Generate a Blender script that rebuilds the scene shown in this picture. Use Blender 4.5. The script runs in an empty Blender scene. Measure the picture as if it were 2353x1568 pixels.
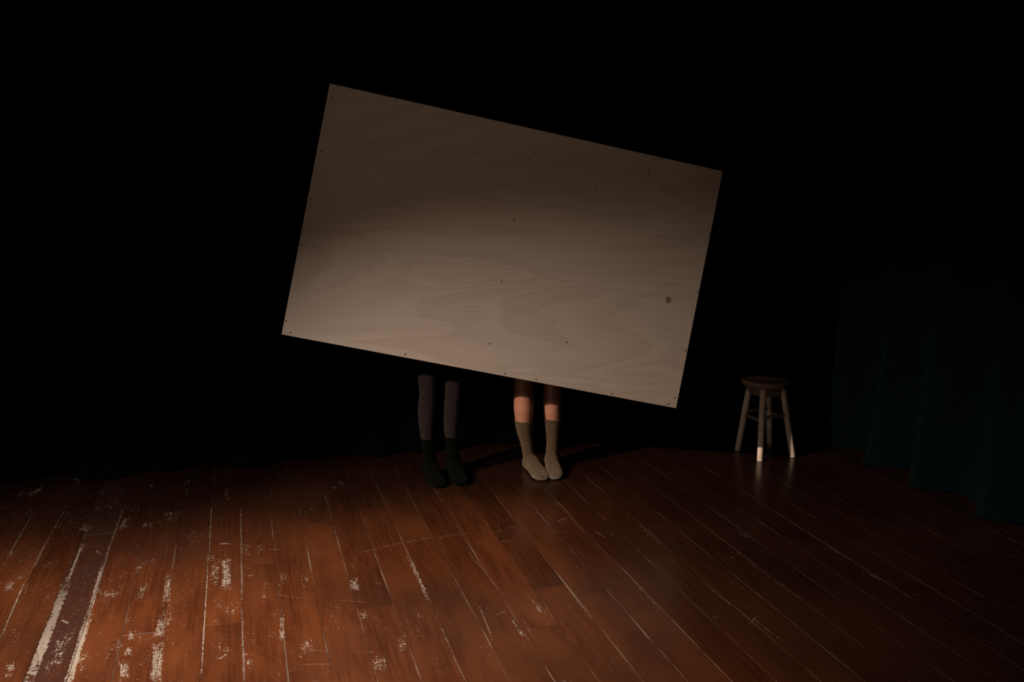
import bpy, bmesh, math, random
from mathutils import Vector, Matrix

# ------------------------------------------------------------------ camera
sc = bpy.context.scene
COL = sc.collection
IW, IH, LENS = 2353.0, 1568.0, 35.0
FPX = IW * LENS / 36.0
CAM_H = 1.5
PITCH = math.atan((784 - 385) / FPX)
YAW = math.atan(641 * math.cos(PITCH) / FPX)
FWD = Vector((math.sin(YAW) * math.cos(PITCH), math.cos(YAW) * math.cos(PITCH), -math.sin(PITCH)))
RIGHT = Vector((math.cos(YAW), -math.sin(YAW), 0))
UP = RIGHT.cross(FWD)
EYE = Vector((0, 0, CAM_H))
cd = bpy.data.cameras.new('camera'); cam = bpy.data.objects.new('camera', cd); COL.objects.link(cam)
cd.lens = LENS; cd.sensor_width = 36; cd.clip_end = 100
cam.matrix_world = Matrix(((RIGHT.x, UP.x, -FWD.x, EYE.x), (RIGHT.y, UP.y, -FWD.y, EYE.y),
                           (RIGHT.z, UP.z, -FWD.z, EYE.z), (0, 0, 0, 1)))
sc.camera = cam
sc.cycles.max_bounces = 5; sc.cycles.diffuse_bounces = 3; sc.cycles.glossy_bounces = 3

# ------------------------------------------------------------------ view, world, lamps
vs = sc.view_settings
vs.view_transform = 'Standard'; vs.look = 'None'; vs.gamma = 1; vs.exposure = 0; vs.use_curve_mapping = False
w = bpy.data.worlds.new('dark_stage'); sc.world = w; w.use_nodes = True
w.node_tree.nodes['Background'].inputs[0].default_value = (0.55, 0.75, 0.85, 1)
w.node_tree.nodes['Background'].inputs[1].default_value = 0.0006

def spot(name, loc, target, energy, size, blend, color, radius):
    l = bpy.data.lights.new(name, 'SPOT'); o = bpy.data.objects.new(name, l); COL.objects.link(o)
    l.energy = energy; l.spot_size = math.radians(size); l.spot_blend = blend; l.color = color; l.shadow_soft_size = radius
    o.location = loc
    o.rotation_euler = (Vector(target) - Vector(loc)).to_track_quat('-Z', 'Y').to_euler()
    return o
# hung left of the stage: one lamp crosses the stage to the stool, the other pools on the boards below
spot('stage_lamp', (-2.0, 2.93, 2.245), (1.10, 3.62, 0.0), 1580, 51, 1.0, (1.0, 0.835, 0.705), 0.02)
spot('pool_lamp', (-1.37, 2.32, 2.24), (-0.88, 2.42, 0.0), 1950, 110, 1.0, (1.0, 0.87, 0.75), 0.05)

# dim fill spot added to lift the upper panel, no known lamp there
spot('added_panel_fill', (-1.0, -0.6, 4.3), (1.2, 4.5, 1.55), 270, 30, 1.0, (1.0, 0.74, 0.54), 0.10)

# ------------------------------------------------------------------ helpers
def ray(x, y):
    return FWD + RIGHT * ((x - IW / 2) / FPX) - UP * ((y - IH / 2) / FPX)
def ground(x, y):
    d = ray(x, y); return EYE + d * (-CAM_H / d.z)
def at_depth(x, y, Y):
    d = ray(x, y); return EYE + d * (Y / d.y)

def tag(o, label=None, cat=None, group=None, kind=None):
    if label: o['label'] = label
    if cat: o['category'] = cat
    if group: o['group'] = group
    if kind: o['kind'] = kind
    return o
def empty(name, loc):
    o = bpy.data.objects.new(name, None); COL.objects.link(o); o.location = loc; o.empty_display_size = 0.1
    return o
def link(name, me, mat, parent=None, smooth=False, keep_world=True):
    o = bpy.data.objects.new(name, me); COL.objects.link(o)
    if mat and not me.materials: me.materials.append(mat)
    if smooth:
        for p in me.polygons: p.use_smooth = True
    if parent:
        o.parent = parent
        if keep_world: o.matrix_parent_inverse = parent_matrix(parent).inverted()
    return o
def parent_matrix(o):
    m = o.matrix_basis.copy()
    if o.parent: m = parent_matrix(o.parent) @ o.matrix_parent_inverse @ m
    return m
def from_bm(bm, name):
    me = bpy.data.meshes.new(name); bmesh.ops.recalc_face_normals(bm, faces=bm.faces[:]); bm.to_mesh(me); bm.free(); return me

def add_box(bm, x0, x1, y0, y1, z0, z1, M=None):
    vs_ = [bm.verts.new((x, y, z)) for z in (z0, z1) for y in (y0, y1) for x in (x0, x1)]
    for f in ((0, 2, 3, 1), (4, 5, 7, 6), (0, 1, 5, 4), (2, 6, 7, 3), (0, 4, 6, 2), (1, 3, 7, 5)):
        bm.faces.new([vs_[i] for i in f])
    if M is not None:
        bmesh.ops.transform(bm, matrix=M, verts=vs_)
    return vs_
def box_mesh(name, x0, x1, y0, y1, z0, z1, bev=0.0, seg=1):
    bm = bmesh.new(); add_box(bm, x0, x1, y0, y1, z0, z1)
    bmesh.ops.recalc_face_normals(bm, faces=bm.faces[:])
    if bev: bmesh.ops.bevel(bm, geom=bm.edges[:], offset=bev, segments=seg, profile=0.5, affect='EDGES')
    return from_bm(bm, name)

def loft(bm, rings):
    """rings: lists of equally many points, closed with caps"""
    vr = [[bm.verts.new(p) for p in r] for r in rings]
    n = len(vr[0])
    for a, b in zip(vr, vr[1:]):
        for i in range(n):
            bm.faces.new((a[i], a[(i + 1) % n], b[(i + 1) % n], b[i]))
    bm.faces.new(vr[0][::-1]); bm.faces.new(vr[-1])
def hring(c, rx, ry, n=20, rot=0.0):
    cr, sr = math.cos(rot), math.sin(rot)
    out = []
    for i in range(n):
        a = 2 * math.pi * i / n; x, y = rx * math.cos(a), ry * math.sin(a)
        out.append(Vector((c[0] + x * cr - y * sr, c[1] + x * sr + y * cr, c[2])))
    return out
def tube(bm, pts, rad, n=14, flat=None):
    """round tube along pts; rad a list; flat = (axis, factor) squashes the ring along an axis"""
    pts = [Vector(p) for p in pts]; rings = []
    for i, p in enumerate(pts):
        t = (pts[min(i + 1, len(pts) - 1)] - pts[max(i - 1, 0)]).normalized()
        ref = Vector((0, 0, 1)) if abs(t.z) < 0.9 else Vector((0, 1, 0))
        u = t.cross(ref).normalized(); v = u.cross(t).normalized()
        r = rad[i]
        ring = []
        for k in range(n):
            a = 2 * math.pi * k / n
            q = u * (r * math.cos(a)) + v * (r * math.sin(a))
            if flat: q -= Vector(flat[0]) * (q.dot(Vector(flat[0])) * (1 - flat[1]))
            ring.append(p + q)
        rings.append(ring)
    loft(bm, rings)
    for p, r in ((pts[0], rad[0]), (pts[-1], rad[-1])): ball(bm, p, (r * .98,) * 3 if not flat else [r * .98 * (1 - abs(c) * (1 - flat[1])) for c in flat[0]], 8)
def ball(bm, c, r, n=12, rot=None):
    M = Matrix.Translation(Vector(c)) @ (rot.to_4x4() if rot else Matrix()) @ Matrix.Diagonal((r[0], r[1], r[2], 1))
    bmesh.ops.create_uvsphere(bm, u_segments=n, v_segments=max(6, n // 2 + 2), radius=1.0, matrix=M)
def fuse(bm, name, voxel, smooth_it=3):
    """union of closed shapes as one continuous surface"""
    me = from_bm(bm, name + '_raw')
    o = bpy.data.objects.new(name + '_raw', me); COL.objects.link(o)
    r = o.modifiers.new('r', 'REMESH'); r.mode = 'VOXEL'; r.voxel_size = voxel; r.use_smooth_shade = True
    if smooth_it:
        s = o.modifiers.new('s', 'SMOOTH'); s.factor = 0.5; s.iterations = smooth_it
    dg = bpy.context.evaluated_depsgraph_get(); dg.update()
    out = bpy.data.meshes.new_from_object(o.evaluated_get(dg)); out.name = name
    bpy.data.objects.remove(o); bpy.data.meshes.remove(me)
    for p in out.polygons: p.use_smooth = True
    return out

# ------------------------------------------------------------------ materials
class Nodes:
    def __init__(self, name):
        self.m = bpy.data.materials.new(name); self.m.use_nodes = True
        self.t = self.m.node_tree; self.b = self.t.nodes['Principled BSDF']
    def n(self, typ, **kw):
        x = self.t.nodes.new(typ)
        for k, v in kw.items(): setattr(x, k, v)
        return x
    def l(self, a, b): self.t.links.new(a, b)
    def put(self, s, v):
        if hasattr(v, 'is_linked') or isinstance(v, bpy.types.NodeSocket): self.l(v, s)
        else: s.default_value = v
    def math(self, op, a, b=None, c=None, clamp=False):
        x = self.n('ShaderNodeMath', operation=op); x.use_clamp = clamp
        self.put(x.inputs[0], a)
        if b is not None: self.put(x.inputs[1], b)
        if c is not None: self.put(x.inputs[2], c)
        return x.outputs[0]
    def vmath(self, op, a, b=None):
        x = self.n('ShaderNodeVectorMath', operation=op); self.put(x.inputs[0], a)
        if b is not None: self.put(x.inputs[1], b)
        return x.outputs[0]
    def mapping(self, v, loc=(0, 0, 0), rot=(0, 0, 0), scale=(1, 1, 1), typ='POINT'):
        x = self.n('ShaderNodeMapping', vector_type=typ); self.l(v, x.inputs[0])
        x.inputs[1].default_value = loc; x.inputs[2].default_value = rot; x.inputs[3].default_value = scale
        return x.outputs[0]
    def noise(self, v, scale, detail=3, rough=0.55, dist=0.0):
        x = self.n('ShaderNodeTexNoise'); self.l(v, x.inputs['Vector'])
        x.inputs['Scale'].default_value = scale; x.inputs['Detail'].default_value = detail
        x.inputs['Roughness'].default_value = rough; x.inputs['Distortion'].default_value = dist
        return x.outputs['Fac']
    def ramp(self, f, lo, hi, a=0.0, b=1.0, smooth=True):
        x = self.n('ShaderNodeMapRange'); x.interpolation_type = 'SMOOTHSTEP' if smooth else 'LINEAR'
        for i, v in enumerate((f, lo, hi, a, b)): self.put(x.inputs[i], v)
        return x.outputs[0]
    def mix(self, f, a, b, blend='MIX'):
        x = self.n('ShaderNodeMix', data_type='RGBA', blend_type=blend)
        self.put(x.inputs['Factor'], f)
        ins = [s for s in x.inputs if s.type == 'RGBA']; out = [s for s in x.outputs if s.type == 'RGBA'][0]
        self.put(ins[0], a); self.put(ins[1], b)
        return out
    def bump(self, h, strength, dist):
        x = self.n('ShaderNodeBump'); x.inputs['Strength'].default_value = strength; x.inputs['Distance'].default_value = dist
        self.l(h, x.inputs['Height']); self.l(x.outputs[0], self.b.inputs['Normal'])

def simple(name, col, rough, var=0.15, scale=30.0, stretch=(1, 1, 1), sheen=0.0, spec=0.4):
    N = Nodes(name); co = N.n('ShaderNodeTexCoord').outputs['Object']
    f = N.noise(N.mapping(co, scale=stretch), scale, 4)
    c1 = tuple(c * (1 - var) for c in col) + (1,); c2 = tuple(min(1, c * (1 + var)) for c in col) + (1,)
    N.l(N.mix(N.ramp(f, .3, .7), c1, c2), N.b.inputs['Base Color'])
    N.b.inputs['Roughness'].default_value = rough; N.b.inputs['Specular IOR Level'].default_value = spec
    if sheen: N.b.inputs['Sheen Weight'].default_value = sheen
    N.bump(f, 0.15, 0.002)
    if spec < .2: matte(N)
    return N.m
def matte(N):
    """cloth and flat paint: no varnish-like reflection"""
    d = N.n('ShaderNodeBsdfDiffuse'); d.inputs['Roughness'].default_value = .8
    for nm, to in (('Base Color', 'Color'), ('Normal', 'Normal')):
        if N.b.inputs[nm].is_linked: N.l(N.b.inputs[nm].links[0].from_socket, d.inputs[to])
    N.l(d.outputs[0], N.t.nodes['Material Output'].inputs['Surface']); N.t.nodes.remove(N.b)

# --- floor boards: varnish worn to pale old paint along seams and in scuffed patches
SEAM0 = ground(561, 1568).x
PLANK_W = ground(663, 1568).x - SEAM0

# scuffs and paint remains: (pixel a, pixel b) read off the photo as floor points, half width in metres, strength
MARKS = [
    ((66, 1568), (152, 1345), .015, 1.25), ((150, 1350), (192, 1245), .006, 1.1),
    ((155, 1575), (202, 1420), .012, 1.25), ((200, 1425), (238, 1295), .008, 1.15), ((236, 1300), (287, 1160), .0025, 1.0),
    ((0, 1470), (60, 1330), .0035, 1.0), ((60, 1330), (158, 1155), .002, .9), ((0, 1310), (85, 1165), .002, .9),
    ((110, 1560), (160, 1440), .030, .62),
    ((356, 1572), (364, 1476), .018, 1.05), ((364, 1468), (372, 1418), .018, .95), ((380, 1402), (388, 1312), .016, .85),
    ((284, 1565), (286, 1516), .018, .85), ((295, 1507), (296, 1487), .014, .85), ((300, 1472), (304, 1448), .013, .8),
    ((318, 1382), (332, 1338), .018, .75),
    ((490, 1362), (498, 1276), .020, .66), ((520, 1364), (520, 1272), .020, .86), ((507, 1250), (526, 1250), .007, .95),
    ((20, 1360), (24, 1335), .020, .78), ((18, 1570), (26, 1515), .016, .72), ((139, 1424), (158, 1434), .008, .8),
    ((650, 1350), (652, 1305), .018, .55), ((649, 1485), (647, 1400), .009, .85), ((703, 1522), (704, 1458), .028, .60),
    ((574, 1545), (572, 1488), .020, .58), ((815, 1362), (812, 1326), .020, .78), ((838, 1427), (834, 1402), .018, .72),
    ((880, 1550), (868, 1500), .026, .70), ((926, 1506), (924, 1458), .015, .72),
    ((934, 1268), (996, 1402), .010, .80), ((1000, 1412), (1075, 1580), .003, .8),
    ((1168, 1415), (1217, 1480), .007, .72), ((1225, 1380), (1255, 1415), .016, .66),
    ((461, 1575), (478, 1290), .0028, 1.0), ((480, 1290), (487, 1150), .0015, .9),
    ((553, 1160), (556, 1400), .0022, 1.0), ((556, 1400), (561, 1575), .003, 1.05),
    # thin scratches
    ((820, 1272), (880, 1257), .0012, 1.0), ((880, 1257), (926, 1247), .0014, 1.1), ((926, 1247), (1000, 1234), .0014, 1.0),
    ((1000, 1234), (1090, 1224.5), .0013, .95), ((1090, 1224.5), (1180, 1220.5), .0012, .9), ((1180, 1220.5), (1260, 1222), .0011, .85),
    ((1260, 1222), (1350, 1227), .001, .75),
    ((1207, 1363), (1232, 1390), .0014, 1.0), ((1248, 1380), (1273, 1427), .0014, .95), ((1287, 1405), (1298, 1440), .0012, .8),
    ((1274, 1200), (1306, 1190), .0022, 1.0), ((1368, 1221), (1391, 1237), .0022, 1.05), ((1137, 1415), (1168, 1403), .0014, .95),
    ((1148, 1245), (1178, 1243.5), .002, 1.0), ((1163, 1212), (1198, 1211), .0018, .85), ((1142, 1180), (1150, 1212), .001, .75),
    ((1150, 1212), (1138, 1243), .0012, .85), ((1101, 1392), (1131, 1467), .0016, .95), ((1060, 1248), (1160, 1372), .0013, .85),
    ((1203, 1428), (1232, 1475), .0014, .9), ((1285, 1326), (1360, 1424), .0018, .95), ((1467, 1441), (1494, 1472), .0022, .9),
    ((614, 1364), (715, 1378), .0014, .85), ((768, 1378), (860, 1386), .0012, .8), ((680, 1489), (770, 1500), .0012, .9),
    ((672, 1527), (768, 1526), .0014, .9), ((794, 1500), (880, 1499), .0014, .85), ((562, 1254), (580, 1258), .0035, .75),
    ((558, 1322), (586, 1323), .004, .7), ((706, 1271), (740, 1273), .003, .7), ((614, 1262), (652, 1263), .002, .9),
    ((1261, 1140), (1405, 1285), .0014, .9), ((1456, 1340), (1548, 1433), .0014, .85), ((1465, 1203), (1530, 1262), .0014, .85),
    ((1600, 1324), (1690, 1400), .0018, .85), ((1675, 1257), (1826, 1370), .0016, .85), ((1690, 1217), (1720, 1237), .0022, .9),
    ((1824, 1205), (2040, 1342), .0014, .75), ((1995, 1318), (2024, 1333), .0024, .95), ((1715, 1440), (1745, 1412), .0016, .8),
    ((1722, 1415), (1800, 1475), .0016, .85), ((1928, 1376), (2160, 1365), .0012, .6), ((1630, 1416), (1648, 1419), .005, .7),
]

def floor_material(x0, x1):
    """varnished boards between x0 and x1, with the marks that lie on them"""
    N = Nodes('worn_varnished_floorboards')
    P = N.n('ShaderNodeNewGeometry').outputs['Position']
    sep = N.n('ShaderNodeSeparateXYZ'); N.l(P, sep.inputs[0]); X, Y = sep.outputs[0], sep.outputs[1]
    s = N.math('MULTIPLY_ADD', X, 1 / PLANK_W, -SEAM0 / PLANK_W)
    fr = N.math('FRACT', s); d = N.math('MULTIPLY', N.math('MINIMUM', fr, N.math('SUBTRACT', 1.0, fr)), PLANK_W)
    pid = N.math('FLOOR', s); sid = N.math('ROUND', s)
    rnd = N.n('ShaderNodeObjectInfo').outputs['Random']
    # each board shifts its own grain
    off = N.n('ShaderNodeCombineXYZ'); N.l(N.math('MULTIPLY', rnd, 37.0), off.inputs[1]); N.l(N.math('MULTIPLY', rnd, 11.0), off.inputs[2])
    G = N.vmath('ADD', P, off.outputs[0])
    grain = N.noise(N.mapping(G, scale=(95, 3.2, 1)), 1.0, 5, .6, .6)
    fine = N.noise(N.mapping(G, scale=(420, 9, 1)), 1.0, 3, .6)
    blot = N.noise(N.mapping(G, scale=(6, 1.6, 1)), 1.0, 4, .6)
    cloud = N.noise(P, 1.7, 3, .5)
    cross = N.noise(N.mapping(G, scale=(9, 42, 1)), 1.0, 3, .6)
    # varnish rubbed to orange front left; light falloff towards back and right painted in
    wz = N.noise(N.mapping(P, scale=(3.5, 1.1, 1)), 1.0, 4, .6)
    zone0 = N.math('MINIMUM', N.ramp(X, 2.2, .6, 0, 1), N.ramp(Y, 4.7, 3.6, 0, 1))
    rub_falloff = N.ramp(N.math('ADD', zone0, N.math('MULTIPLY_ADD', wz, .8, -.40)), -.05, 1.0)
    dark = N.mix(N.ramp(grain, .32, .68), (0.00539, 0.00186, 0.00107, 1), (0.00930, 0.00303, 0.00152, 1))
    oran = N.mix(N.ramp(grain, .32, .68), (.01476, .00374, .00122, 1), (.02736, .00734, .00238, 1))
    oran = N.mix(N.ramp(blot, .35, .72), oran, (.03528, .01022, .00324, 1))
    base = N.mix(rub_falloff, dark, oran)
    tone = N.ramp(rnd, 0, 1, .80, 1.12, False)
    tc = N.n('ShaderNodeCombineXYZ')
    for i in range(3): N.l(tone, tc.inputs[i])
    base = N.mix(1.0, base, tc.outputs[0], 'MULTIPLY')
    base = N.mix(N.math('MULTIPLY', N.ramp(cloud, .42, .72), .60), base, (.01188, .00403, .00209, 1))
    base = N.mix(N.math('MULTIPLY', N.ramp(cross, .58, .80), .5), base, (.00720, .00245, .00137, 1))
    # purple-brown, stripped board between two pale seams
    zone_n = N.noise(N.mapping(P, scale=(9, 4, 1)), 1.0, 4, .6)
    strip = N.math('COMPARE', pid, -5.0, .1)
    base = N.mix(N.math('MULTIPLY', strip, N.ramp(zone_n, .3, .65, .25, .85)), base, (.01188, .00533, .00403, 1))
    # ---- pale wear
    warp = N.vmath('ADD', P, N.vmath('MULTIPLY', N.vmath('SUBTRACT', noise_col(N, P, 55), (.5, .5, .5)), (.010, .026, 0)))
    acc = N.math('MULTIPLY', X, 0.0)
    P0, warp0 = P, warp; i = 0
    for a, b, hw, st in MARKS:
        xa, xb = sorted((ground(*a).x, ground(*b).x))
        if xb + hw + .01 < x0 or xa - hw - .01 > x1: continue
        i += 1
        if i % 4 == 0:       # evaluate the marks a few at a time
            cv = N.n('ShaderNodeCombineXYZ'); N.l(N.math('MULTIPLY', acc, 1e-7), cv.inputs[2])
            P, warp = N.vmath('ADD', P0, cv.outputs[0]), N.vmath('ADD', warp0, cv.outputs[0])
        A, B = ground(*a), ground(*b); c = (A + B) / 2; dv = B - A
        thin = hw < .004
        ang = math.atan2(dv.y, dv.x); hl = dv.length / 2 + (hw if thin else .004)
        m = N.mapping(P if thin else warp, loc=(c.x, c.y, 0), rot=(0, 0, ang), scale=(hl, hw, 1), typ='TEXTURE')
        ab = N.vmath('ABSOLUTE', m); sp = N.n('ShaderNodeSeparateXYZ'); N.l(ab, sp.inputs[0])
        mm = N.math('MAXIMUM', N.math('POWER', sp.outputs[0], 3.0 if thin else 2.0), N.math('POWER', sp.outputs[1], 2.5))
        v = N.math('MULTIPLY_ADD', mm, -.42, st * .60)
        acc = N.math('MAXIMUM', acc, v)
    P = P0
    # pale, uneven line along each seam
    sv = N.n('ShaderNodeCombineXYZ'); N.l(N.math('MULTIPLY', sid, 3.7), sv.inputs[0]); N.l(Y, sv.inputs[1])
    sn = N.noise(N.mapping(sv.outputs[0], scale=(1, 2.6, 1)), 1.0, 5, .6)
    lw = N.ramp(sn, .42, .72, .0008, .0034)
    line = N.ramp(N.math('DIVIDE', d, lw), .55, 1.1, 1.0, 0.0)
    line = N.math('MULTIPLY', N.math('MULTIPLY', line, N.ramp(sn, .40, .60, .08, .75)), N.ramp(rub_falloff, 0, 1, .22, .85))
    # stray chips; the left of the stage is the most walked on
    worn = N.ramp(X, -.8, 1.6, 1.0, .35)
    chipn = N.noise(N.mapping(P, scale=(60, 95, 1)), 1.0, 4, .7)
    zone = N.noise(N.mapping(P, scale=(5, 3, 1)), 1.0, 3, .6)
    chip = N.ramp(N.math('ADD', N.math('MULTIPLY_ADD', zone, .22, chipn), N.math('MULTIPLY', worn, .11)), .83, .93)
    wear_n = N.noise(N.mapping(P, scale=(13, 4, 1)), 1.0, 3, .55)
    acc = N.math('MAXIMUM', acc, N.math('MULTIPLY', N.ramp(wear_n, .50, .78, .0, .46), worn))
    # streaky break-up of the paint remains
    st1 = N.noise(N.mapping(G, scale=(230, 26, 1)), 1.0, 4, .65)
    st2 = N.noise(N.mapping(G, scale=(60, 150, 1)), 1.0, 3, .6)
    brk = N.math('MULTIPLY_ADD', N.math('ADD', st1, st2), 1.35, -1.35)
    paint = N.ramp(N.math('ADD', acc, brk), .36, .56)
    pale = N.math('MAXIMUM', N.math('MAXIMUM', paint, line), N.math('MULTIPLY', chip, N.ramp(worn, .35, 1, .25, .75)))
    pale = N.math('MULTIPLY', pale, N.ramp(fine, .2, .5, .55, .95))
    palecol = N.mix(N.ramp(blot, .3, .7), (.05616, .04320, .03312, 1), (.08496, .06984, .05544, 1))
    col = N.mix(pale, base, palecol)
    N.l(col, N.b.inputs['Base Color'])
    N.l(N.ramp(N.math('ADD', pale, N.math('MULTIPLY', cloud, .4)), .1, 1.2, .24, .62), N.b.inputs['Roughness'])
    N.b.inputs['Specular IOR Level'].default_value = .26
    N.bump(grain, .12, .0012)
    return N.m
def noise_col(N, v, scale):
    x = N.n('ShaderNodeTexNoise'); N.l(v, x.inputs['Vector']); x.inputs['Scale'].default_value = scale; x.inputs['Detail'].default_value = 3
    return x.outputs['Color']

def plywood_material():
    N = Nodes('birch_plywood_face'); co = N.n('ShaderNodeTexCoord').outputs['Object']
    g0 = N.mapping(co, rot=(0, math.radians(11), 0), scale=(1, 1, 1))
    fig = N.noise(N.mapping(g0, scale=(.55, 1, 3.4)), 1.0, 2.5, .45, .7)
    rings = N.math('FRACT', N.math('MULTIPLY', fig, 11.0))
    edge = N.ramp(rings, .0, .85, 0, 1)
    fib = N.noise(N.mapping(g0, scale=(5, 1, 130)), 1.0, 5, .6)
    fleck = N.noise(N.mapping(g0, scale=(30, 1, 300)), 1.0, 2, .6)
    broad = N.noise(N.mapping(g0, scale=(1.3, 1, 5)), 1.0, 3, .5)
    c = N.mix(edge, (.150, .119, .096, 1), (.166, .134, .110, 1))
    c = N.mix(N.math('MULTIPLY', N.ramp(fib, .48, .75), .34), c, (.110, .082, .063, 1))
    c = N.mix(N.math('MULTIPLY', N.ramp(fleck, .58, .78), .25), c, (.094, .070, .053, 1))
    c = N.mix(N.math('MULTIPLY', N.ramp(broad, .4, .7), .3), c, (.168, .125, .102, 1))
    return N, co, c

M_SUB = simple('subfloor_timber', (.05, .03, .02), .9)
M_BLACK = simple('black_stage_velvet', (.0012, .0012, .0014), 1.0, .3, 60, spec=.05)
M_TEAL = simple('dark_teal_serge', (.0015, .0031, .0038), .95, .2, 60, (1, 1, .3), spec=.015)
M_WALL = simple('matt_black_paint', (.004, .004, .004), .95, spec=.1)
M_RAIL = simple('raw_pine_batten', (.40, .27, .16), .7, .2, 14, (8, 8, .6))
M_NAIL = simple('dark_nail_head', (.015, .011, .009), .7)
M_STOOL = simple('pale_worn_stool_wood', (.46, .35, .27), .6, .14, 18, (6, 6, .8))
M_SEAT = simple('brown_worn_seat_wood', (.16, .10, .065), .55, .25, 16, (1, 8, 1))
M_SKIN_A = simple('fair_skin', (.18870, .07548, .04440), .5, .06, 12)
M_SKIN_B = simple('light_skin', (.30, .15, .10), .5, .06, 12)
M_TIGHTS = simple('sheer_black_tights', (.0105, .0078, .0072), .7, .12, 40, spec=.12)
M_DSOCK = simple('charcoal_sock_knit', (.0014, .0015, .0011), .95, .3, 300, (1, 1, .3), spec=.04)
M_CLOTH = simple('black_jersey', (.012, .012, .014), .95, .2, 80)
M_CLOTH2 = simple('dark_brown_cotton', (.035, .024, .02), .95, .2, 80)
M_HAIR = simple('dark_brown_hair', (.022, .013, .009), .5, .4, 40, (6, 6, .5))
M_EYE = simple('eye_white', (.6, .58, .55), .2, .02)

def sock_material():
    N = Nodes('brown_ribbed_wool'); P = N.n('ShaderNodeTexCoord').outputs['Object']
    sp = N.n('ShaderNodeSeparateXYZ'); N.l(P, sp.inputs[0])
    rib = N.math('SINE', N.math('MULTIPLY', sp.outputs[0], 1150.0))
    nz = N.noise(P, 130, 4, .65); z = sp.outputs[2]
    big = N.noise(P, 24, 3, .6)
    c = N.mix(N.ramp(nz, .3, .7), (0.02383, 0.01461, 0.00846, 1), (0.06343, 0.04152, 0.02537, 1))
    c = N.mix(N.math('MULTIPLY', N.ramp(rib, -1, .2, 1, 0), .30), c, (0.02114, 0.01307, 0.00769, 1))
    # foot is a greyer, dusty knit, palest at the sole
    c = N.mix(N.math('MULTIPLY', N.ramp(z, .085, .03), .30), c, (0.05766, 0.04344, 0.03152, 1))
    c = N.mix(N.math('MULTIPLY', N.ramp(N.math('MULTIPLY_ADD', big, -.03, z), .012, -.006), .7), c, (0.09610, 0.07880, 0.05958, 1))
    N.l(c, N.b.inputs['Base Color']); N.b.inputs['Roughness'].default_value = .95; N.b.inputs['Specular IOR Level'].default_value = .1
    N.bump(N.math('MULTIPLY_ADD', rib, .5, nz), .35, .0015)
    matte(N)
    return N.m
M_SOCK = sock_material()

# ------------------------------------------------------------------ floor
rng = random.Random(11)
floor = link('floor', box_mesh('subfloor', -3.4, 4.0, .2, 5.7, -.08, -.0225), M_SUB)
tag(floor, 'worn reddish brown varnished floorboards of the dark stage', kind='structure')
GAP = .0008
plank_meshes = {}; floor_mats = {}
def floor_mat(k):
    g = k // 3 if -9 <= k < 21 else 99
    if g not in floor_mats:
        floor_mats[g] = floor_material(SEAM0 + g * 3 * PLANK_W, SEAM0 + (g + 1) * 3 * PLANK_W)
    return g, floor_mats[g]
def plank_mesh(L, k):
    g, mat = floor_mat(k); key = (L, g)
    if key not in plank_meshes:
        bm = bmesh.new(); hw, hl = PLANK_W / 2 - GAP / 2, L / 2 - .0006
        c = .0009
        lo = [(-hw, -hl, -.022), (hw, -hl, -.022), (hw, hl, -.022), (-hw, hl, -.022)]
        mid = [(x, y, -c) for x, y, _ in lo]
        top = [(math.copysign(hw - c, x), math.copysign(hl - c, y), 0) for x, y, _ in lo]
        R = [[bm.verts.new(p) for p in q] for q in (lo, mid, top)]
        for a, b in zip(R, R[1:]):
            for i in range(4): bm.faces.new((a[i], a[(i + 1) % 4], b[(i + 1) % 4], b[i]))
        bm.faces.new(R[2]); bm.faces.new(R[0][::-1])
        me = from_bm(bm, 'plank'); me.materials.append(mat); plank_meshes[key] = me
    return plank_meshes[key]
k0, k1 = math.ceil((-3.3 - SEAM0) / PLANK_W), math.floor((3.9 - SEAM0) / PLANK_W)
for k in range(k0, k1):
    y = .25 - rng.uniform(0, .4) * 0
    first = True
    while y < 5.6:
        L = rng.choice((1.8, 2.2, 2.6, 3.0, 3.4)) if not first else rng.choice((.9, 1.3, 1.7, 2.2, 2.6, 3.0))
        first = False
        if 5.65 - (y + L) < .5: L = round(5.65 - y, 2)
        o = link('plank', plank_mesh(L, k), None, floor, keep_world=False)
        o.location = (SEAM0 + (k + .5) * PLANK_W, y + L / 2, -rng.uniform(0, .0007))
        y += L

# walls far behind the drapes
tag(link('wall_back', box_mesh('wall_back', -3.4, 4.1, 5.7, 5.85, -.08, 4.2), M_WALL), 'black rear wall behind the stage drapes', kind='structure')
tag(link('wall_right', box_mesh('wall_right', 4.0, 4.15, .2, 5.7, -.08, 4.2), M_WALL), 'black side wall behind the right drape', kind='structure')

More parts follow.
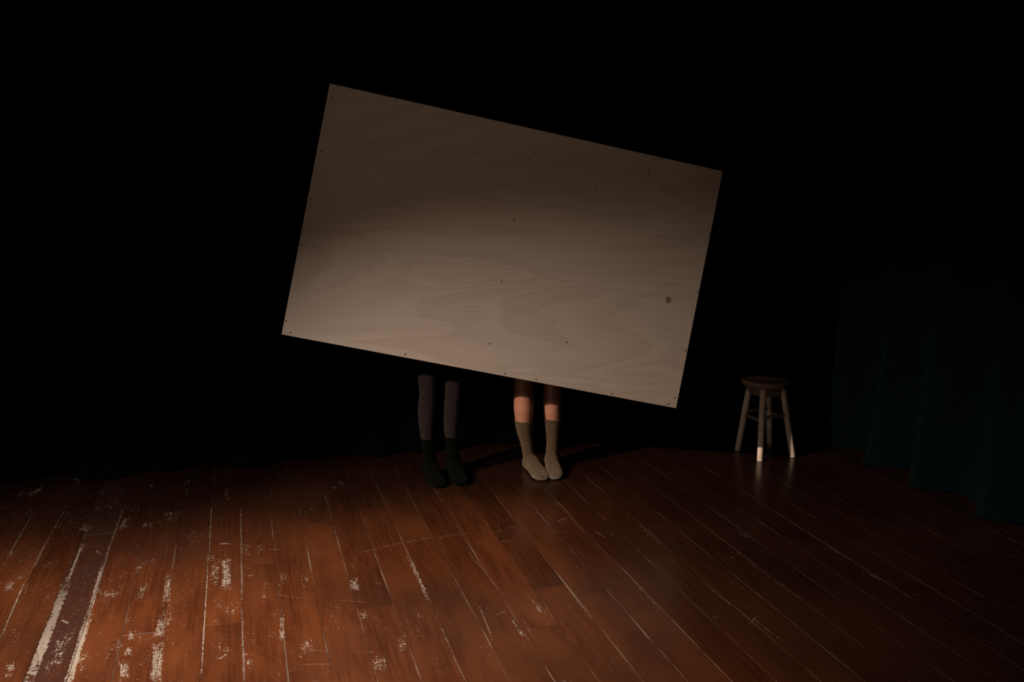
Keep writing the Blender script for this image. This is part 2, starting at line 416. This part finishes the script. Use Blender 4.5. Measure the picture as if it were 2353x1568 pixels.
# ------------------------------------------------------------------ drapes
def drape(name, mat, a, b, nrm, height, seed, amp, wave, lab):
    """pleated hanging cloth from a to b (floor points), folds pushed along nrm; thick cloth with hem"""
    r = random.Random(seed); A, B, Nn = Vector(a), Vector(b), Vector(nrm); L = (B - A).length; D = (B - A) / L
    n = int(L / .022); rows = [0, .02, .06, .15, .3, .5, .8, 1.2, 1.7, 2.3, 3.0, height]
    cent = [];  t = 0
    while t < L + .5: cent.append((t, r.uniform(.55, 1.25), r.uniform(-.10, .10))); t += wave * r.uniform(.7, 1.45)
    def fold(s, z):
        v = 0
        for c, am, sl in cent:
            x = (s - c - sl * math.exp(-z / .9)) / (wave * .40)
            v += am * math.exp(-x * x)
        return v * amp * (.72 + .5 * math.exp(-z / .8)) + .35 * amp * math.exp(-z / .12) * math.sin(s * 9 + seed)
    bm = bmesh.new(); th = .005
    F, Bk = [], []
    for z in rows:
        fr_, bk_ = [], []
        for i in range(n + 1):
            s = L * i / n; p = A + D * s + Nn * fold(s, z) + Vector((0, 0, .006 + z))
            fr_.append(bm.verts.new(p)); bk_.append(bm.verts.new(p - Nn * th))
        F.append(fr_); Bk.append(bk_)
    for G_, inv in ((F, False), (Bk, True)):
        for a_, b_ in zip(G_, G_[1:]):
            for i in range(n):
                q = (a_[i], a_[i + 1], b_[i + 1], b_[i]); bm.faces.new(q[::-1] if inv else q)
    for i in range(n):
        bm.faces.new((F[0][i], Bk[0][i], Bk[0][i + 1], F[0][i + 1])); bm.faces.new((F[-1][i + 1], Bk[-1][i + 1], Bk[-1][i], F[-1][i]))
    for j in range(len(rows) - 1):
        bm.faces.new((F[j][0], F[j + 1][0], Bk[j + 1][0], Bk[j][0])); bm.faces.new((F[j + 1][n], F[j][n], Bk[j][n], Bk[j + 1][n]))
    return tag(link(name, from_bm(bm, name), mat, smooth=True), lab, 'curtain')
drape('stage_curtain', M_BLACK, (-3.3, 5.14, 0), (3.28, 5.14, 0), (0, -1, 0), 3.9, 3, .07, .22,
      'black backdrop curtain hanging across the rear of the stage')
drape('stage_curtain', M_TEAL, (3.24, 4.98, 0), (3.24, .9, 0), (-1, 0, 0), 3.9, 8, .15, .26,
      'dark teal pleated side curtain at the right edge of the stage')

# ------------------------------------------------------------------ plywood panel
PAN_W = 1.86
def solve_panel():
    import numpy as np
    pix = [(764, 193), (1667, 395), (1554, 939), (647, 769)]
    src = [(0, 0), (1, 0), (1, 1), (0, 1)]; A = []
    for (u, v), (x, y) in zip(src, pix):
        x -= IW / 2; y -= IH / 2
        A.append([u, v, 1, 0, 0, 0, -u * x, -v * x, -x]); A.append([0, 0, 0, u, v, 1, -u * y, -v * y, -y])
    H = np.linalg.svd(np.array(A))[2][-1].reshape(3, 3)
    H[0] /= FPX; H[1] /= FPX
    if H[2, 2] < 0: H = -H
    a, b, c = H.T; s = PAN_W / np.linalg.norm(a)
    def wv(q): return RIGHT * float(q[0] * s) - UP * float(q[1] * s) + FWD * float(q[2] * s)
    return wv(a), wv(b), EYE + wv(c)
pa, pb, ptl = solve_panel()
EX = pa.normalized(); EZ = -(pb - EX * pb.dot(EX)).normalized(); EY = EZ.cross(EX)       # EY points away from the audience
PAN_H = pb.length
mid_bottom = ptl + pa / 2 + pb
panel = empty('plywood_panel', mid_bottom)
panel.rotation_euler = Matrix((EX, EY, EZ)).transposed().to_euler()
PM = Matrix.Translation(mid_bottom) @ Matrix((EX, EY, EZ)).transposed().to_4x4()
tag(panel, 'large bare plywood panel held tilted in front of two people', 'panel')
N, co, c = plywood_material()
def panel_uv(px, py):          # photo point -> local (x, z) on the panel face
    d = ray(px, py); t = (mid_bottom - EYE).dot(EY) / d.dot(EY); q = EYE + d * t - mid_bottom
    return q.dot(EX), q.dot(EZ)
kx, kz = panel_uv(1536, 690)
kd = N.vmath('LENGTH', N.mapping(co, loc=(kx, 0, kz), scale=(.0145, 1, .018), typ='TEXTURE'))
kn = N.n('ShaderNodeVectorMath', operation='LENGTH')
N.l(N.mapping(co, loc=(kx, 0, kz), scale=(.0150, .5, .0180), typ='TEXTURE'), kn.inputs[0])
r_ = N.math('ADD', kn.outputs['Value'], N.math('MULTIPLY', N.noise(co, 120, 2), .5))
kmask = N.math('MULTIPLY', N.ramp(r_, .95, 1.35, 1, 0), N.ramp(r_, .30, .62, .45, .92))
c = N.mix(kmask, c, (.05, .03, .02, 1))
kx2, kz2 = panel_uv(1421, 704)
kn2 = N.n('ShaderNodeVectorMath', operation='LENGTH'); N.l(N.mapping(co, loc=(kx2, 0, kz2), scale=(.0055, .5, .0045), typ='TEXTURE'), kn2.inputs[0])
c = N.mix(N.ramp(kn2.outputs['Value'], .6, 1.1, .85, 0), c, (.06, .038, .026, 1))
N.l(c, N.b.inputs['Base Color']); N.b.inputs['Roughness'].default_value = .62; N.b.inputs['Specular IOR Level'].default_value = .3
M_PLY = N.m
hwid = PAN_W / 2
link('sheet', box_mesh('sheet', -hwid, hwid, 0, .010, 0, PAN_H, .0012), M_PLY, panel, keep_world=False)
def rail(x0, x1, z0, z1, name='batten'):
    link(name, box_mesh(name, x0, x1, .010, .042, z0, z1, .002), M_RAIL, panel, keep_world=False)
RAILW = .045
rail(-hwid, hwid, 0, RAILW); rail(-hwid, hwid, PAN_H - RAILW, PAN_H)
rail(-hwid, -hwid + RAILW, RAILW, PAN_H - RAILW); rail(hwid - RAILW, hwid, RAILW, PAN_H - RAILW)
ZR = PAN_H * .56
rail(-hwid + RAILW, hwid - RAILW, ZR - .02, ZR + .02)
rail(-.022, .022, RAILW, ZR - .02); rail(-.022, .022, ZR + .02, PAN_H - RAILW)
bm = bmesh.new(); bmesh.ops.create_cone(bm, cap_ends=True, segments=10, radius1=.0042, radius2=.0034, depth=.0012, matrix=Matrix.Rotation(math.pi / 2, 4, 'X'))
nail_me = from_bm(bm, 'nail'); nail_me.materials.append(M_NAIL)
for px, py in [(776, 198), (909, 231), (1276, 312), (1491, 392), (1519, 366), (1657, 415), (739, 347), (715, 459), (693, 563),
               (657, 738), (667, 765), (931, 815), (1160, 859), (1232, 872), (1302, 787), (1125, 790), (1153, 647), (1182, 505),
               (1214, 364), (1368, 437), (1406, 906), (1551, 915), (1536, 929), (1576, 805), (1606, 671), (1632, 538), (762, 225)]:
    x, z = panel_uv(px, py)
    x = max(-hwid + .006, min(hwid - .006, x)); z = max(.006, min(PAN_H - .006, z))
    o = link('nail', nail_me, M_NAIL, panel, keep_world=False); o.location = (x, -.0004, z)
def panel_pt(x, y, z): return PM @ Vector((x, y, z))
def grip_at(wx):               # world point on the rear of the mid rail above floor position x
    lo, hi = -hwid, hwid
    for _ in range(40):
        m = (lo + hi) / 2
        if panel_pt(m, .042, ZR).x < wx: lo = m
        else: hi = m
    return panel_pt(lo, .042, ZR)

# ------------------------------------------------------------------ people (seen from the knees down)
def leg_rings(spec, Yf, grow=0.0, ztop=None, thigh=None):
    """spec: (left px, right px, row px) silhouettes read as real widths at the leg's distance; Yf(z) the leg's distance"""
    rows = []
    for xl, xr, py in spec:
        Yc = 4.60
        for _ in range(3): Yc = Yf(at_depth((xl + xr) / 2, py, Yc).z)
        a, b = at_depth(xl, py, Yc), at_depth(xr, py, Yc)
        c = (a + b) / 2; r = (b - a).length / 2
        rows.append((c.z, c.x, Yc, r, r * 1.12))
    rows.sort()
    if thigh: rows = rows + thigh
    return rows
def interp(rows, z):
    if z <= rows[0][0]: return rows[0][1:]
    for a, b in zip(rows, rows[1:]):
        if z <= b[0]:
            t = (z - a[0]) / (b[0] - a[0]); return tuple(p + (q - p) * t for p, q in zip(a[1:], b[1:]))
    return rows[-1][1:]
def leg_loft(bm, rows, z0, z1, grow):
    n = max(3, int((z1 - z0) / .018)); R = []
    for i in range(n + 1):
        z = z0 + (z1 - z0) * i / n; x, y, rx, ry = interp(rows, z)
        R.append(hring((x, y, z), rx + grow, ry + grow))
    loft(bm, R)
FOOT = [(0, .014, .030), (.03, .024, .050), (.09, .031, .068), (.2, .034, .082), (.33, .034, .080), (.48, .036, .062),
        (.64, .041, .047), (.76, .044, .037), (.86, .042, .030), (.94, .034, .025), (.985, .022, .019), (1, .010, .012)]
def foot_loft(bm, heel, toe, grow):
    H, T = Vector(heel), Vector(toe); d = T - H; L = d.length; d /= L; side = Vector((0, 0, 1)).cross(d)
    R = []
    for t, hw, h in FOOT:
        c = H + d * (L * t + grow * (2 * t - 1)); ring = []
        for i in range(20):
            a = 2 * math.pi * i / 20; ca, sa = math.cos(a), math.sin(a)
            q = math.copysign(abs(ca) ** .8, ca) * (hw + grow); zz = (h + grow) / 2 * (1 + math.copysign(abs(sa) ** (.6 if sa < 0 else .95), sa))
            ring.append(c + side * q + Vector((0, 0, max(.0, zz) + .0035 - grow * .5)))
        R.append(ring)
    loft(bm, R)

def make_person(p):
    root = empty('person', (p['cx'], p['cy'], 0)); tag(root, p['label'], 'person', None)
    cx, cy, Hh = p['cx'], p['cy'], p['h']; k = Hh / 1.65
    hipz = .86 * k
    legs = []
    for side, spec in ((-1, p['legs'][0]), (1, p['legs'][1])):
        Yf = lambda z: p['yank'] + (p['yknee'] - p['yank']) * max(0, min(1, (z - .08) / .42))
        top = leg_rings(spec, Yf)
        kx_ = top[-1][1]
        th = [(.56, kx_ + (cx + side * .082 - kx_) * .1, p['yknee'] + .01, .050, .056),
              (.66, kx_ + (cx + side * .082 - kx_) * .4, p['yknee'] + .03, .062, .068),
              (.76, cx + side * .082, cy - .01, .074, .080), (hipz, cx + side * .078, cy, .084, .092)]
        legs.append(top + [t for t in th if t[0] > top[-1][0] + .02])
    # --- bare body, one continuous surface
    bm = bmesh.new()
    for rows in legs: leg_loft(bm, rows, .05, hipz, 0)
    for h, t in p['feet']: foot_loft(bm, h, t, -.002)
    torso = [(.80, .135, .095), (.88, .160, .108), (.95, .152, .104), (1.03, .128, .092), (1.10, .126, .090), (1.20, .140, .100),
             (1.28, .150, .104), (1.34, .150, .090), (1.385, .105, .070), (1.41, .060, .055)]
    loft(bm, [hring((cx, cy, z * k), rx, ry, 24) for z, rx, ry in torso])
    hz = Hh - .115                                   # head centre
    tube(bm, [(cx, cy + .012, 1.36 * k), (cx, cy - .005, hz - .055)], [.053, .050])
    ball(bm, (cx, cy, hz + .015), (.072, .090, .098), 20)              # skull
    ball(bm, (cx, cy - .030, hz - .045), (.056, .058, .068), 16)       # jaw
    tube(bm, [(cx, cy - .084, hz + .012), (cx, cy - .101, hz - .022)], [.007, .0125], 8)   # nose
    ball(bm, (cx, cy - .083, hz - .064), (.021, .010, .0065), 10); ball(bm, (cx, cy - .080, hz - .075), (.017, .009, .006), 10)
    for s in (-1, 1):
        ball(bm, (cx + s * .074, cy + .008, hz - .008), (.010, .020, .031), 10)            # ears
        ball(bm, (cx + s * .030, cy - .078, hz + .026), (.020, .010, .007), 10)            # brows
    arms = []
    for s, gx in zip((-1, 1), p['grips']):
        g = grip_at(gx); sh = Vector((cx + s * .165, cy + .005, 1.335 * k))
        wr = g + Vector((-s * .0, .075, -.015)); mid_ = (sh + wr) / 2
        el = mid_ + Vector((s * .018, .035, -.14))
        arms.append((s, sh, el, wr, g))
        tube(bm, [(cx + s * .10, cy + .003, 1.335 * k), sh], [.055, .052])
        tube(bm, [sh, sh.lerp(el, .35), sh.lerp(el, .75), el], [.050, .046, .039, .036])
        tube(bm, [el, el.lerp(wr, .3), el.lerp(wr, .75), wr], [.036, .038, .029, .025])
        # palm behind the rail, fingers over its top, thumb below
        kn_ = g + Vector((0, .030, .036))
        for q in (-.026, -.009, .009, .026):
            tube(bm, [wr + EX * (q * .6), wr.lerp(kn_, .5) + EX * q, kn_ + EX * q], [.016, .015, .012], 10)
        for q, ln in zip((-.029, -.010, .010, .029), (.84, 1.0, .95, .78)[::s]):
            b0 = kn_ + EX * q
            tube(bm, [b0, b0 + Vector((0, -.024 * ln, .004)), b0 + Vector((0, -.045 * ln, -.001))], [.0095, .0088, .0078], 8)
        t0 = wr.lerp(kn_, .35) - EX * (s * .030)
        tube(bm, [t0, t0 - EX * (s * .016) + Vector((0, -.028, -.020)), t0 - EX * (s * .012) + Vector((0, -.056, -.030))], [.014, .0115, .009], 8)
    link('body', fuse(bm, 'body', .0065, 2), p['skin'], root)
    # --- legwear
    if p.get('tights'):
        bm = bmesh.new()
        for rows in legs: leg_loft(bm, rows, .03, hipz, .004)
        for h, t in p['feet']: foot_loft(bm, h, t, .001)
        loft(bm, [hring((cx, cy, z * k), rx + .005, ry + .005, 24) for z, rx, ry in torso[:4]])
        tag(link('tights', fuse(bm, 'tights', .006, 2), M_TIGHTS, root), 'sheer dark tights')
    for rows, (h, t) in zip(legs, p['feet']):
        bm = bmesh.new(); leg_loft(bm, rows, .03, p['socktop'], .007 if p.get('tights') else .0035); foot_loft(bm, h, t, .002)
        x, y, rx, ry = interp(rows, p['socktop'] - .01)
        tag(link('sock', fuse(bm, 'sock', .0045, 3), p['sockmat'], root), p['socklabel'])
    # --- clothes above, hidden from the audience by the panel
    bm = bmesh.new()
    loft(bm, [hring((cx, cy, z * k), rx + .013, ry + .013, 24) for z, rx, ry in torso[1:-1]])
    for s, sh, el, wr, g in arms:
        tube(bm, [(cx + s * .10, cy + .003, 1.335 * k), sh], [.068, .064])
        tube(bm, [sh, sh.lerp(el, .35), sh.lerp(el, .75), el], [.062, .057, .051, .047])
        tube(bm, [el, el.lerp(wr, .3), el.lerp(wr, .8)], [.047, .048, .038])
    link('sweater', fuse(bm, 'sweater', .008, 3), p['top'], root)
    bm = bmesh.new()
    loft(bm, [hring((cx, cy, z * k), rx + .011, ry + .011, 24) for z, rx, ry in torso[:4]])
    for rows in legs: leg_loft(bm, rows, .63, hipz, .014)
    link('shorts', fuse(bm, 'shorts', .008, 3), p['bottom'], root)
    bm = bmesh.new()
    ball(bm, (cx, cy + .012, hz + .036), (.080, .091, .090), 20); ball(bm, (cx, cy + .045, hz - .03), (.074, .060, .090), 16)
    tube(bm, [(cx, cy + .062, hz - .04), (cx, cy + .085, hz - .16), (cx, cy + .095, hz - .26)], [.060, .052, .028], flat=((0, 1, 0), .5))
    link('hair', fuse(bm, 'hair', .006, 3), M_HAIR, root)
    for s in (-1, 1):
        bm = bmesh.new(); ball(bm, (cx + s * .030, cy - .0745, hz + .008), (.0125, .011, .0085), 10)
        link('eye', from_bm(bm, 'eye'), M_EYE, root, smooth=True)
    return root

make_person(dict(
    label='person in brown ribbed socks with bare calves, hidden behind the panel from the knees up',
    cx=1.395, cy=4.69, h=1.60, yank=4.635, yknee=4.60, socktop=at_depth(1205, 968, 4.60).z,
    legs=([(1183, 1225, 880), (1182, 1226, 915), (1181.5, 1226, 940), (1184.5, 1223, 968), (1190, 1222, 995), (1198, 1224, 1018), (1202, 1226, 1038), (1204, 1229, 1052)],
          [(1250, 1290, 893), (1249.5, 1290, 925), (1249.5, 1289, 945), (1253, 1287, 968), (1256, 1284, 995), (1258, 1282, 1018), (1256, 1281, 1040), (1255, 1281, 1055)]),
    feet=(((1.368, 4.676, 0), (1.384, 4.432, 0)), ((1.492, 4.672, 0), (1.442, 4.432, 0))),
    grips=(1.32, 1.56), skin=M_SKIN_A, sockmat=M_SOCK, socklabel='brown ribbed wool sock', top=M_CLOTH2, bottom=M_CLOTH))
make_person(dict(
    label='person in sheer dark tights and charcoal socks, hidden behind the panel from the knees up',
    cx=.925, cy=4.73, h=1.66, yank=4.655, yknee=4.63, socktop=at_depth(985, 1006, 4.65).z, tights=True,
    legs=([(962, 1003, 862), (963, 1004, 880), (966, 1002, 902), (963, 1001, 930), (962, 1000, 950), (964, 998, 975), (969, 996, 1005), (972, 995, 1030), (974, 998, 1050)],
          [(1024, 1063, 872), (1023, 1060, 905), (1021, 1057, 935), (1020, 1056, 955), (1021, 1053, 985), (1026, 1051, 1010), (1028, 1051, 1030), (1029, 1054, 1050)]),
    feet=(((.862, 4.70, 0), (.876, 4.456, 0)), ((.982, 4.70, 0), (.986, 4.462, 0))),
    grips=(.77, 1.03), skin=M_SKIN_B, sockmat=M_DSOCK, socklabel='charcoal ankle sock', top=M_CLOTH, bottom=M_CLOTH2))

# ------------------------------------------------------------------ stool
feet_px = {'l': (1694, 1036), 'f': (1742, 1056), 'r': (1827, 1051), 'b': (1775, 1030)}
fpts = {k: ground(*v) for k, v in feet_px.items()}
sc_ = (fpts['l'] + fpts['r'] + fpts['f'] + fpts['b']) / 4
sr = sum((q - sc_).length for q in fpts.values()) / 4
d0 = fpts['r'] - fpts['l']; a0 = math.atan2(d0.y, d0.x)
SH = .398
stool = empty('stool', (sc_.x, sc_.y, 0)); tag(stool, 'small wooden four-legged stool in front of the black curtain', 'stool')
TOPZ, TOPR, FOOTR = SH - .028, .085, sr * 1.05
def leg_point(i, z):
    a = a0 + i * math.pi / 2; t = z / TOPZ; r = FOOTR + (TOPR - FOOTR) * t
    return Vector((sc_.x - .004 - .012 * t + r * math.cos(a), sc_.y + r * math.sin(a), z))
for i in range(4):
    bm = bmesh.new()
    pts = [leg_point(i, z) for z in (0, .004, .12, .20, .30, TOPZ)]
    rings = []
    for p_, r in zip(pts, (.0150, .0165, .0165, .0168, .0160, .0150)): rings.append(hring(p_, r, r, 16))
    loft(bm, rings); link('leg', from_bm(bm, 'leg'), M_STOOL, stool, smooth=True)
    for z, r in ((.205 if i % 2 == 0 else .222, .0085),):
        bm = bmesh.new(); A, B = leg_point(i, z), leg_point(i + 1, z); rings = []
        for t in (0, .12, .5, .88, 1):
            c_ = A.lerp(B, t); u = (B - A).normalized(); s_ = Vector((0, 0, 1)).cross(u); rr = r * (.75 if t in (0, 1) else 1.0)
            rings.append([c_ + s_ * (rr * math.cos(q * math.pi / 5)) + Vector((0, 0, rr * math.sin(q * math.pi / 5))) for q in range(10)])
        loft(bm, rings); link('rung', from_bm(bm, 'rung'), M_SEAT, stool, smooth=True)
    # apron board between the leg tops
    A, B = leg_point(i, TOPZ - .022), leg_point(i + 1, TOPZ - .022); u = (B - A).normalized()
    Mx = Matrix.Translation((A + B) / 2) @ Matrix.Rotation(math.atan2(u.y, u.x), 4, 'Z')
    bm = bmesh.new(); hl = (B - A).length / 2 - .010
    add_box(bm, -hl, hl, -.007, .007, -.022, .022, Mx); link('apron', from_bm(bm, 'apron'), M_SEAT, stool)
# dished seat, one end of the rim curling up
bm = bmesh.new(); NS = 40; prof = [(0, -.011), (.35, -.0095), (.62, -.005), (.82, .0015), (.94, .005), (1.0, .003), (1.0, -.006), (.96, -.020), (.86, -.028), (0, -.028)]
SR = .124; left_dir = math.atan2(-RIGHT.y, -RIGHT.x)
def seat_pt(u, v, z):
    cl, sl = math.cos(left_dir), math.sin(left_dir)
    return (sc_.x - .020 + u * cl - v * sl, sc_.y - .004 + u * sl + v * cl, z)
rows = []
for fr_, dz in prof:
    if fr_ == 0: rows.append([bm.verts.new(seat_pt(0, 0, SH + dz))]); continue
    row = []
    for i in range(NS):
        a = 2 * math.pi * i / NS; al = math.cos(a - left_dir)
        lift = .010 * max(0, al) ** 3 * fr_ ** 4; rr = SR * fr_ * (1 + .04 * max(0, al) ** 4)
        row.append(bm.verts.new(seat_pt(rr * math.cos(a - left_dir), rr * .80 * math.sin(a - left_dir), SH + dz + lift)))
    rows.append(row)
for a_, b_ in zip(rows, rows[1:]):
    for i in range(NS):
        j = (i + 1) % NS
        if len(a_) == 1: bm.faces.new((a_[0], b_[i], b_[j]))
        elif len(b_) == 1: bm.faces.new((a_[i], b_[0], a_[j]))
        else: bm.faces.new((a_[i], b_[i], b_[j], a_[j]))
link('seat', from_bm(bm, 'seat'), M_SEAT, stool, smooth=True)
